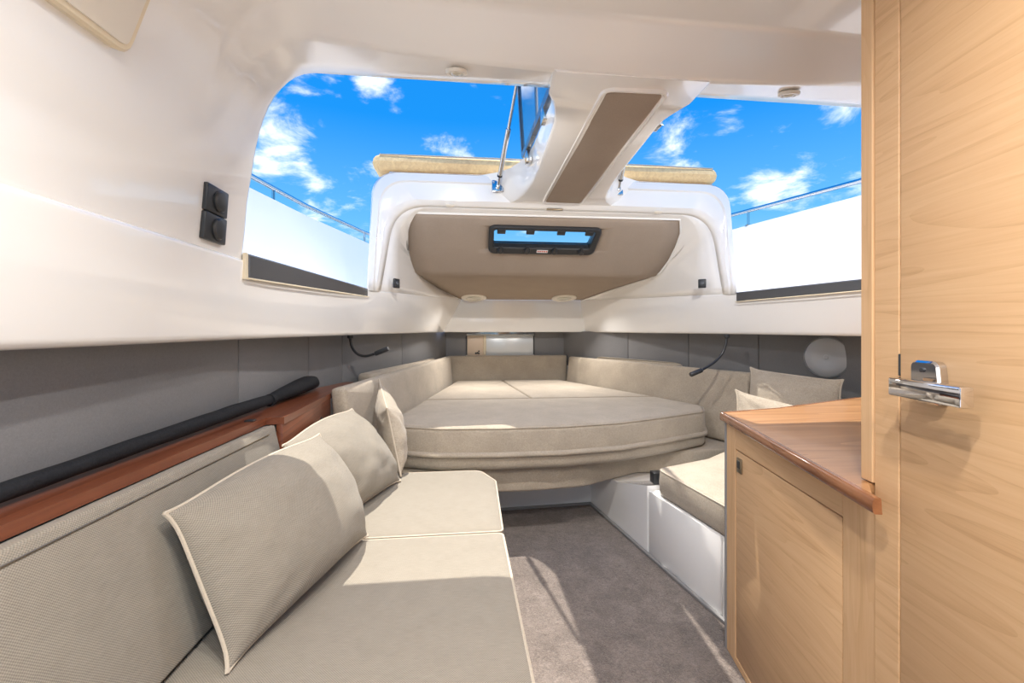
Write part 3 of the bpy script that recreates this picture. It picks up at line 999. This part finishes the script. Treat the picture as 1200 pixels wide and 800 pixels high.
# mahogany shelf behind it
sh = thing('side_shelf', 'mahogany shelf behind the settee backrest below the grey lining', 'shelf', (-.66, 1.0, .40))
MB().prism([(-.728, -.88), (-.755, -.88), (-.755, .75), (-.72, 1.55), (-.69, 2.12), (-.60, 2.40), (-.558, 2.40), (-.552, 1.470), (-.604, 1.465)], .750, .772).build('shelf_top', 'mahogany', sh, smooth=0)
MB().rbox((-.577, 1.470, .40), (-.557, 1.99, .7505), .003, 2).build('front_panel', 'mahogany', sh)
MB().rbox((-.640, 1.40, .772), (-.615, 1.425, .777), .002, 2).build('catch', 'black', sh)
sl = MB().lathe([(.0125, 0), (.0125, .003), (.008, .004)], (-.5595, 1.86, .685), (1, 0, 0), 14)
sl.build('finger_hole', 'black', sh)

# black rolled sleeve on the shelf
pa, pb = Vector((-.722, .45, .806)), Vector((-.655, 2.12, .806))
prof = [(0, .007), (.012, .012), (.03, .0135), (.15, .0145), (.3, .016), (.45, .018), (.58, .020), (.68, .019), (.72, .018), (.735, .017), (.745, .020), (.80, .025), (.87, .030), (.93, .033), (.97, .030), (.99, .020), (1.0, .006)]
pts, rr = [], []
for i in range(60):
    t = i / 59
    k = max(j for j in range(len(prof)) if prof[j][0] <= t + 1e-9)
    k = min(k, len(prof) - 2)
    f = (t - prof[k][0]) / (prof[k + 1][0] - prof[k][0])
    r = lerp(prof[k][1], prof[k + 1][1], f)
    p = pa.lerp(pb, t)
    pts.append((p.x, p.y, .7725 + r + .007))
    rr.append(r)
sv = MB().tube(pts, rr, 18)
for v in sv.v:
    q = noise.noise(Vector((v.x * 30, v.y * 9, v.z * 30)))
    v += Vector((q * .004, 0, q * .003 + .001))
svo = tag(sv.build('rolled_sleeve', 'black_cloth'), 'long black rolled cloth sleeve lying on the mahogany shelf', 'sleeve')
k = 43
MB().tube([Vector(pts[k]) - Vector((0, .012, 0)), Vector(pts[k]) + Vector((0, .012, 0))], rr[k] + .004, 18).build('strap', 'black_cloth', svo)

# ================================================================== THROW PILLOWS
def pillow(TL, TR, BL_, BR_, th, seed, n=34, pinch=.055, wr=.022, facing=None, top=0.0, right=0.0):
    TL, TR, BL_, BR_ = map(Vector, (TL, TR, BL_, BR_))
    N = (TR - TL).cross(TL - BL_).normalized()
    if facing is not None and N.dot(Vector(facing)) < 0:
        N = -N
    def P(u, v, side):
        # concave sides, pointed corners
        uu = u * (1 - pinch * (1 - abs(v) ** 7))
        vv = v * (1 - pinch * 1.3 * (1 - abs(u) ** 7))
        s, t = (uu + 1) / 2, (vv + 1) / 2
        p = BL_.lerp(BR_, s).lerp(TL.lerp(TR, s), t)
        up_ = (TL + TR - BL_ - BR_) / 2
        p = p + up_ * (top * (1 - u * u) * ((v + 1) / 2) ** 2) + (TR - TL) * (right * (1 - v * v) * ((u + 1) / 2) ** 2)
        prof = max(0, (1 - abs(u) ** 2.2)) ** .55 * max(0, (1 - abs(v) ** 2.2)) ** .55
        q = noise.noise(Vector((u * 2.2 + seed, v * 2.2, side))) * .5 + noise.noise(Vector((u * 5 + seed, v * 5, side))) * .25
        # folds that run from the corners towards the middle
        fold = 0
        for cu in (-1, 1):
            for cv in (-1, 1):
                du, dv = u - cu, v - cv
                dd = sqrt(du * du + dv * dv)
                if dd < .9:
                    ang = math.atan2(dv, du)
                    fold += sin(ang * 9 + seed + cu * 2 + cv) * (dd / .9) * (1 - dd / .9) ** 1.5
        edge = (1 - abs(u)) * (1 - abs(v))
        off = side * (th / 2 * prof) * (1 if side > 0 else .62) + (q * wr * prof) + fold * wr * 1.1 * (min(1, edge * 6)) * side
        return p + N * off
    def smoothstep(i):
        t = -1 + 2 * i / n
        return sin(t * pi / 2)
    us = [smoothstep(i) for i in range(n + 1)]
    m = MB()
    m.grid([[P(u, v, 1) for u in us] for v in us])
    m.grid([[P(u, v, -1) for u in us] for v in us])
    bmv = bmesh.new()
    loop = [P(u, -1, 1) for u in us[:-1]] + [P(1, v, 1) for v in us[:-1]] + [P(u, 1, 1) for u in reversed(us[1:])] + [P(-1, v, 1) for v in reversed(us[1:])]
    lp = []
    for p, q in zip(loop, loop[1:] + loop[:1]):
        if (p - q).length > 1e-4:
            lp.append(p)
    bmv.free()
    return m, lp

def weld(o):
    bm = bmesh.new()
    bm.from_mesh(o.data)
    bmesh.ops.remove_doubles(bm, verts=bm.verts[:], dist=.0004)
    bmesh.ops.recalc_face_normals(bm, faces=bm.faces[:])
    bm.to_mesh(o.data)
    bm.free()

def make_pillow(name, label, *a, mat='fabric', pr=.0042, **kw):
    m, lp = pillow(*a, **kw)
    ex_ = Vector(a[1]) - Vector(a[0])
    nn_ = ex_.cross(Vector(a[0]) - Vector(a[2]))
    o = m.build(name, mat, smooth=180, uvax=(ex_, nn_.cross(ex_)))
    weld(o)
    tag(o, label, 'pillow')
    MB().tube(lp, pr, 7, closed=True).build('piping', 'piping', o)
    return o
make_pillow('throw_pillow', 'large beige piped pillow leaning on the settee backrest, its face fully in view',
            (-.555, .905, .702), (-.448, 1.475, .714), (-.432, .880, .410), (-.285, 1.410, .412), .225, 1.3, facing=(1, -.3, .4), top=.065, right=.05)
make_pillow('throw_pillow', 'beige piped pillow tucked behind the large one, against the mahogany panel',
            (-.530, 1.400, .700), (-.468, 1.99, .702), (-.41, 1.48, .414), (-.250, 1.895, .414), .20, 5.1, facing=(1, -.3, .4), top=.08, right=.05)
make_pillow('throw_pillow', 'beige piped pillow seen edge on, standing between the settee and the berth',
            (-.408, 2.29, .795), (-.318, 1.97, .706), (-.335, 2.14, .42), (-.255, 1.945, .418), .150, 9.7, mat='fabric_fine', facing=(1, .2, 0))

# ================================================================== BERTH
MATF = round_poly([(-.380, 2.235), (-.1, 2.136), (.20, 2.112), (.50, 2.116), (.80, 2.166), (1.10, 2.285), (1.40, 2.415), (1.485, 2.58), (1.345, 2.965), (-.238, 2.995)], [.03, .1, .1, .1, .1, .1, .10, .12, .02, .02], 5)
mf = tag(cushion(MATF, .370, .580, .030, .010).build('berth_mattress', 'fabric_fine'), 'thick bow-fronted beige mattress section at the foot of the berth', 'mattress')
# zip welt halfway down the front of the mattress
front_edge = [p for p in densify(MATF, .05) if p[1] < 2.72]
i0 = min(range(len(front_edge)), key=lambda i: front_edge[i][0])
front_edge = [p for p in sorted(front_edge, key=lambda p: (p[0] + (0.4 * (p[1] - 2.4) if p[0] > 1.4 else 0)))]
fe = []
for p in front_edge:
    if not fe or (Vector(p) - Vector(fe[-1])).length > .02:
        fe.append(p)
wl = MB()
cxm, cym = .5, 2.6
rowsw = []
for x, y in fe:
    d = Vector((x - cxm, (y - cym) * 2.2, 0)).normalized()
    b0 = Vector((x, y, 0))
    rowsw.append([b0 + d * o_ + Vector((0, 0, z)) for o_, z in [(-.004, .462), (.008, .459), (.016, .452), (.018, .444), (.014, .437), (.006, .434), (-.004, .433)]])
wl.grid(rowsw)
wl.build('welt', 'fabric_fine', mf, smooth=60)
seam(MATF, .571, .003, .004).build('piping', 'fabric_fine', mf)
MRL = round_poly([(-.236, 3.005), (.478, 2.988), (.372, 4.05), (-.036, 4.045)], .02, 4)
MRR = round_poly([(.488, 2.988), (1.335, 2.975), (.898, 4.045), (.382, 4.05)], .02, 4)
tag(cushion(MRL, .40, .580, .018, .006).build('berth_mattress', 'fabric_fine'), 'wedge of beige berth mattress at the bow on the settee side of the seam', 'mattress')
tag(cushion(MRR, .40, .580, .018, .006).build('berth_mattress', 'fabric_fine'), 'wedge of beige berth mattress at the bow on the counter side of the seam', 'mattress')
BASE = round_poly([(-.42, 2.23), (0, 2.185), (.35, 2.178), (.62, 2.205), (.98, 2.39), (1.30, 2.36), (1.62, 2.40), (1.62, 2.60), (1.2, 3.4), (.9, 4.05), (-.08, 4.05), (-.30, 2.9)], [.02, .1, .1, .15, .08, .1, .03, .03, 0, .02, .02, 0], 4)
bb = thing('berth', 'built-in bow berth with a fabric covered plinth under the thick mattress', 'berth', (.5, 2.9, 0))
cushion(BASE, .240, .366, .016, .002).build('plinth_pad', 'fabric_fine', bb)
MB().prism([(-.40, 2.60), (.78, 2.63), (1.5, 2.55), (.88, 4.0), (-.08, 4.0)], .0, .24).build('plinth_box', 'gel', bb)

# berth back cushions
def back_cushion(label, a, b, z0, z1, th, lean, r=.02):
    a, b = Vector((*a, 0)), Vector((*b, 0))
    d = (b - a)
    L = d.length
    d.normalize()
    out = Vector((d.y, -d.x, 0))         # pointing away from the berth
    up = (Vector((0, 0, 1)) * (z1 - z0) + out * lean)
    Hh = up.length
    up.normalize()
    nz = up.cross(d) if up.cross(d).dot(out) > 0 else d.cross(up)
    poly = round_poly([(0, 0), (L, 0), (L, Hh), (0, Hh)], [.01, .01, .02, .02], 4)
    m = cushion(poly, -th, 0, r, .006)
    # cushion() crowns its +z face; make that the face towards the berth
    m.xf(basis(a + Vector((0, 0, z0)), d, up, -nz))
    o = tag(m.build('berth_back_cushion', 'fabric_fine'), label, 'cushion')
    return o
back_cushion('beige berth back cushion along the settee side hull behind the edge-on pillow', (-.054, 4.048), (-.455, 1.95), .405, .800, .07, .035)
back_cushion('beige berth back cushion across the bow under the pale panels', (1.0, 4.092), (-.120, 4.076), .50, .800, .07, .02)
back_cushion('beige berth back cushion along the hull behind the black gooseneck lamp over the counter', (1.61, 2.38), (.937, 4.01), .376, .795, .07, .06)

# padded ledges behind the side back cushions
lg = cushion(round_poly([(-.480, 2.50), (-.575, 2.56), (-.235, 3.82), (-.215, 3.82)], [.03, .03, .01, .01], 5), .742, .800, .02, .003)
tag(lg.build('padded_ledge', 'fabric_fine'), 'beige padded ledge between the grey lining and the berth back cushion near the sleeve', 'ledge')
lg = cushion(round_poly([(1.525, 3.02), (1.565, 2.96), (1.190, 3.78), (1.178, 3.77)], [.03, .03, .01, .01], 5), .745, .805, .02, .003)
tag(lg.build('padded_ledge', 'fabric_fine'), 'beige padded ledge along the grey lining beside the second gooseneck lamp', 'ledge')

# ================================================================== SEAT beside the counter
SR = round_poly([(.885, 1.925), (.95, 1.405), (1.86, 1.405), (1.80, 2.10), (1.56, 2.30), (1.20, 2.045)], [.05, .02, .02, .02, .03, .1], 5)
sr = tag(cushion(SR, .300, .420, .018, .008).build('side_seat_cushion', 'fabric_fine'), 'short beige seat cushion on the white box beside the oak counter cabinet', 'cushion')
seam(SR, .412, .003, .003).build('piping', 'piping', sr)
ss_ = thing('bench_box', 'white moulded bench box by the carpet next to the oak counter cabinet', 'bench', (1.4, 1.8, 0))
MB().prism([(.898, 1.975), (.985, 1.40), (1.88, 1.40), (1.82, 2.10), (1.58, 2.32), (1.31, 2.1), (1.31, 1.975)], 0, .299).build('seat_box', 'gel', ss_, smooth=0)
tag(MB().rbox((.90, 1.992, .318), (.95, 2.04, .372), .004, 2).build('corner_bracket', 'black'), 'small dark bracket in the gap between berth plinth and side seat', 'bracket')
make_pillow('throw_pillow', 'upper beige piped pillow in the corner under the round speaker',
            (1.60, 2.30, .835), (1.775, 1.88, .812), (1.53, 2.24, .50), (1.70, 1.82, .47), .14, 2.2, mat='fabric_fine', facing=(-1, -.3, .3))
make_pillow('throw_pillow', 'lower beige pillow with only its peak showing over the counter edge',
            (1.352, 2.06, .748), (1.66, 1.78, .665), (1.30, 1.98, .45), (1.58, 1.72, .45), .11, 7.4, mat='fabric_fine', facing=(-1, -.6, .3))

# ================================================================== COUNTER CABINET
ANG = radians(-11)
cab = thing('counter_cabinet', 'low oak cabinet with a single flush door below the wooden worktop', 'cabinet', (.742, .72, 0), ANG)
def loc(m, name, mat, parent, **kw):
    return m.build(name, mat, parent, local=True, **kw)
F = 0.671
# face frame round the door, in the cabinet's own axes: y runs forward along the face
for (lo, hi, nm, mt) in [((0, .593, 0), (.022, F - .012, .744), 'stile', 'oak_v'), ((0, 0, 0), (.022, .087, .744), 'stile', 'oak_v'),
                         ((0, .087, .674), (.022, .593, .744), 'rail', 'oak'), ((0, .087, 0), (.022, .593, .022), 'rail', 'oak')]:
    loc(MB().rbox(lo, hi, .0012, 1), nm, mt, cab)
loc(MB().box((.020, .08, .015), (.024, .60, .68)), 'door_gap', 'joint', cab)
loc(MB().rbox((.022, 0, 0), (.85, F - .012, .744), .001, 1), 'carcass', 'oak_v', cab)
loc(MB().rbox((-.003, F - .012, 0), (.86, F, .744), .002, 1), 'end_strip', 'grey_trim', cab)
door = loc(MB().rbox((.001, .0905, .0255), (.021, .5895, .6705), .0018, 2), 'door', 'oak', cab)
lt = MB().rbox((-.004, .545, .608), (.004, .577, .652), .002, 2)
lt.v = [v - door.location for v in lt.v]
la = loc(lt, 'latch', 'brass', door)
l2 = MB().rbox((-.0055, .552, .622), (-.002, .570, .645), .001, 1)
l2.v = [v - door.location for v in l2.v]
loc(l2, 'latch_button', 'black', door)

# worktop with a darker edge band
TOP = round_poly([(.864, 1.395), (.676, .658), (.728, .714), (.731, .754), (1.0, .703), (1.90, .702), (1.93, 1.76), (1.60, 1.63), (1.107, 1.448)], [.012, .006, .003, .003, .003, .003, .003, .1, .1], 4)
wt = thing('worktop', 'brown wooden worktop with a dark red edge on the oak cabinet', 'worktop', (1.2, 1.2, .745))
MB().prism([(.870, 1.394), (.682, .666), (.7325, .7225), (1.0, .673), (1.25, .632), (1.90, .632), (1.93, 1.76), (1.60, 1.625), (1.107, 1.442)], .745, .7705).build('top_board', 'top', wt, smooth=0)
ed = densify([(1.107, 1.448), (.864, 1.395), (.674, .655), (.700, .668)], .05)
edp = [(1.60, 1.632), (1.3, 1.52), (1.107, 1.448), (.872, 1.399), (.864, 1.396), (.862, 1.388), (.77, 1.025), (.676, .657)]
em = MB()
er = []
for i, p in enumerate(edp):
    a, b = Vector(edp[max(i - 1, 0)]), Vector(edp[min(i + 1, len(edp) - 1)])
    d = (b - a).normalized()
    n = Vector((-d.y, d.x))
    er.append([Vector((*(Vector(p) + n * o_), z)) for o_, z in [(.012, .7445), (.001, .7445), (-.002, .747), (-.003, .757), (-.002, .767), (.001, .7712), (.010, .7712), (.0105, .7695)]])
em.rings(er)
em.build('edge_band', 'edge', wt, smooth=50)

# ================================================================== WARDROBE with door
wd = thing('wardrobe', 'tall oak wardrobe unit whose door fills the counter end of the cabin', 'wardrobe', (.735, .71, 0), ANG)
loc(MB().rbox((-.002, .0075, .7725), (.50, .037, 1.835), .0015, 1), 'corner_post', 'oak_v', wd)
loc(MB().rbox((.001, -.049, 0), (.020, .0065, 1.845), .0012, 1), 'stile', 'oak', wd)
loc(MB().box((.012, -.060, 0), (.020, -.04, 1.845)), 'door_gap', 'joint', wd)
wdoor = loc(MB().rbox((.000, -.80, .01), (.020, -.0525, 1.84), .002, 2), 'door', 'oak', wd)
loc(MB().rbox((.020, -.80, 0), (.50, .005, 1.845), .001, 1), 'carcass', 'oak_v', wd)
def dl(mb, name, mat):
    mb.v = [v - wdoor.location for v in mb.v]
    return loc(mb, name, mat, wdoor)
dl(MB().rbox((-.001, -.0530, .972), (.012, -.0490, 1.008), .001, 1), 'strike', 'black')
# square rose and square-section lever
ro = round_poly([(-.146, .936), (-.0885, .936), (-.0885, 1.001), (-.138, 1.001)], .012, 4)
dl(MB().rings([[(0, y, z) for y, z in ro], [(-.010, y, z) for y, z in ro], [(-.013, y, z) for y, z in inset(ro, .003)]]), 'handle_rose', 'chrome')
dl(MB().lathe([(.0035, 0), (.0035, .003), (.002, .0035)], (-.0125, -.113, .987), (-1, 0, 0), 10), 'handle_screw', 'black')
dl(MB().rbox((-.034, -.134, .946), (-.010, -.104, .968), .004, 2), 'handle_neck', 'chrome')
dl(MB().rbox((-.047, -.214, .9455), (-.029, -.091, .9735), .0025, 2), 'handle_lever', 'chrome')

# ================================================================== SWITCHES, SPEAKER, LAMPS
def switch_pair():
    t = thing('wall_switch', 'pair of square black round-button switches on the glossy white wall', 'switch', (-.620, 1.205, 1.27))
    ang = radians(-3)
    for zc in (1.304, 1.374):
        R = Matrix.Translation((-.6225 + (zc - 1.33) * .06, 1.205, zc)) @ Matrix.Rotation(radians(4), 4, 'Y')
        MB().rbox((-.006, -.050, -.034), (.008, .050, .034), .004, 3).xf(R).build('switch_plate', 'black', t)
        MB().lathe([(.027, .006), (.027, .012), (.024, .016), (.020, .017)], (0, 0, 0), (1, 0, 0), 28).xf(R @ Matrix.Translation((0, .006, 0))).build('button', 'black', t)
switch_pair()
def small_switch(label, p, n, rot):
    t = thing('push_switch', label, 'switch', p)
    R = Matrix.Translation(p) @ Matrix.Rotation(rot, 4, 'Z')
    MB().rbox((-.022, -.004, -.026), (.022, .010, .026), .005, 3).xf(R @ Matrix.Rotation(pi, 4, 'Z')).build('switch_plate', 'black', t)
    MB().lathe([(.013, .008), (.013, .013), (.010, .015)], (0, 0, 0), (0, -1, 0), 18).xf(R).build('button', 'slate', t)
small_switch('small black switch on the white frame beside the headliner above the sleeve', (-.350, 2.468, 1.296), None, radians(55))
small_switch('small black switch on the white frame beside the headliner near the counter', (1.400, 2.445, 1.313), None, radians(-45))

spk = Vector((1.885, 2.095, .903))
sax = Vector((-.82, -.52, 0.03)).normalized()
t = thing('wall_speaker', 'round silver speaker mounted on the grey lining above the corner pillows', 'speaker', spk)
MB().lathe([(.106, -.055), (.107, .004), (.105, .012), (.101, .016), (.099, .012)], spk, sax, 40).build('speaker_rim', 'speaker', t)
MB().lathe([(.100, .010), (.098, .0155), (.070, .018), (.066, .0175), (.03, .019), (.028, .0185), (.012, .019), (.010, .022), (.002, .022)], spk, sax, 40).build('speaker_grille', 'speaker', t)

def goose(label, pts, tip):
    t = thing('reading_lamp', label, 'lamp', pts[0])
    # smooth curve through the points
    P_ = [Vector(p) for p in pts]
    cur = []
    for i in range(len(P_) - 1):
        p0, p1, p2, p3 = P_[max(i - 1, 0)], P_[i], P_[i + 1], P_[min(i + 2, len(P_) - 1)]
        for j in range(8):
            s = j / 8
            cur.append(.5 * ((2 * p1) + (p2 - p0) * s + (2 * p0 - 5 * p1 + 4 * p2 - p3) * s * s + (3 * p1 - p0 - 3 * p2 + p3) * s ** 3))
    cur.append(P_[-1])
    MB().tube(cur, .0072, 10).build('gooseneck', 'black', t)
    d = (Vector(tip) - P_[-1])
    MB().tube([P_[-1], P_[-1] + d * .06, P_[-1] + d * .94, P_[-1] + d], [.009, .0135, .0135, .011], 14).build('lamp_head', 'black', t)
    MB().lathe([(.016, -.006), (.016, .012), (.010, .016)], P_[0], (0, 0, -1), 14).build('mount', 'black', t)
goose('black gooseneck reading lamp hooked under the white band over the sleeve', [(-.598, 2.50, 1.012), (-.590, 2.50, .955), (-.560, 2.49, .915), (-.515, 2.48, .902), (-.462, 2.47, .914)], (-.388, 2.45, .944))
goose('black gooseneck reading lamp hanging over the berth back cushion by the counter', [(1.510, 2.38, 1.012), (1.505, 2.38, .965), (1.480, 2.38, .905), (1.425, 2.37, .857), (1.350, 2.36, .818)], (1.275, 2.35, .792))

# ================================================================== PORT FRAME on the sloping cabin side
def wall_pt(y, z):
    ks = [h for h in ROOF_ROWS]
    zc, ti = 1.868, .28
    a, c, e = (lerp(-0.61, -0.595, ti), lerp(1.47, 1.57, ti)), (lerp(-0.56, -0.545, ti), zc + .012), (lerp(-.22, -.40, ti), zc)
    for i in range(200):
        s = i / 199
        X = lerp(lerp(a[0], c[0], s), lerp(c[0], e[0], s), s)
        Z = lerp(lerp(a[1], c[1], s), lerp(c[1], e[1], s), s)
        if Z >= z:
            return Vector((X, y, Z)), s
    return Vector((e[0], y, e[1])), 1
pf = thing('port_frame', 'cream framed port high on the glossy white cabin side', 'port', wall_pt(.55, 1.56)[0])
p0, s0 = wall_pt(.86, 1.535)
p1, s1 = wall_pt(.86, 1.74)
upv = (p1 - p0)
hh = upv.length
upv.normalize()
yv = Vector((0, 1, 0))
nv = upv.cross(yv)
if nv.x < 0:
    nv = -nv
PB = basis(p0 + nv * .004, yv, upv, nv)
po = round_poly([(0, 0), (0, hh), (-.55, hh), (-.55, -.03)], [.03, .03, .03, .03], 5)
MB().rings([[(x, y, -.03) for x, y in po], [(x, y, .010) for x, y in po], [(x, y, .014) for x, y in inset(po, .005)], [(x, y, .013) for x, y in inset(po, .012)]]).xf(PB).build('frame', 'cream', pf)
MB().rings([[(x, y, .008) for x, y in inset(po, .012)], [(x, y, .016) for x, y in inset(po, .014)], [(x, y, .017) for x, y in inset(po, .020)]]).xf(PB).build('cover', 'ivory', pf)
pw = round_poly([(-.045, .075), (-.045, hh - .05), (-.48, hh - .05), (-.48, .06)], .025, 5)
MB().rings([[(x, y, .014) for x, y in pw], [(x, y, .019) for x, y in pw]]).xf(PB).build('pane', 'slate', pf)

# ================================================================== kinds that repeat share a group
for base, grp in {'throw_pillow': 'beige piped throw pillows', 'settee_cushion': 'settee seat cushions', 'berth_mattress': 'mattress sections of the berth',
                  'berth_back_cushion': 'back cushions round the berth', 'padded_ledge': 'padded ledges behind the berth', 'gas_strut': 'gas struts of the hatches',
                  'guard_rail': 'guard rails on the bulwarks', 'reading_lamp': 'gooseneck reading lamps', 'push_switch': 'small switches on the frame',
                  'oval_cover': 'oval covers on the frame lip'}.items():
    for o in scene.objects:
        if o.parent is None and o.name.split('.')[0] == base:
            o['group'] = grp
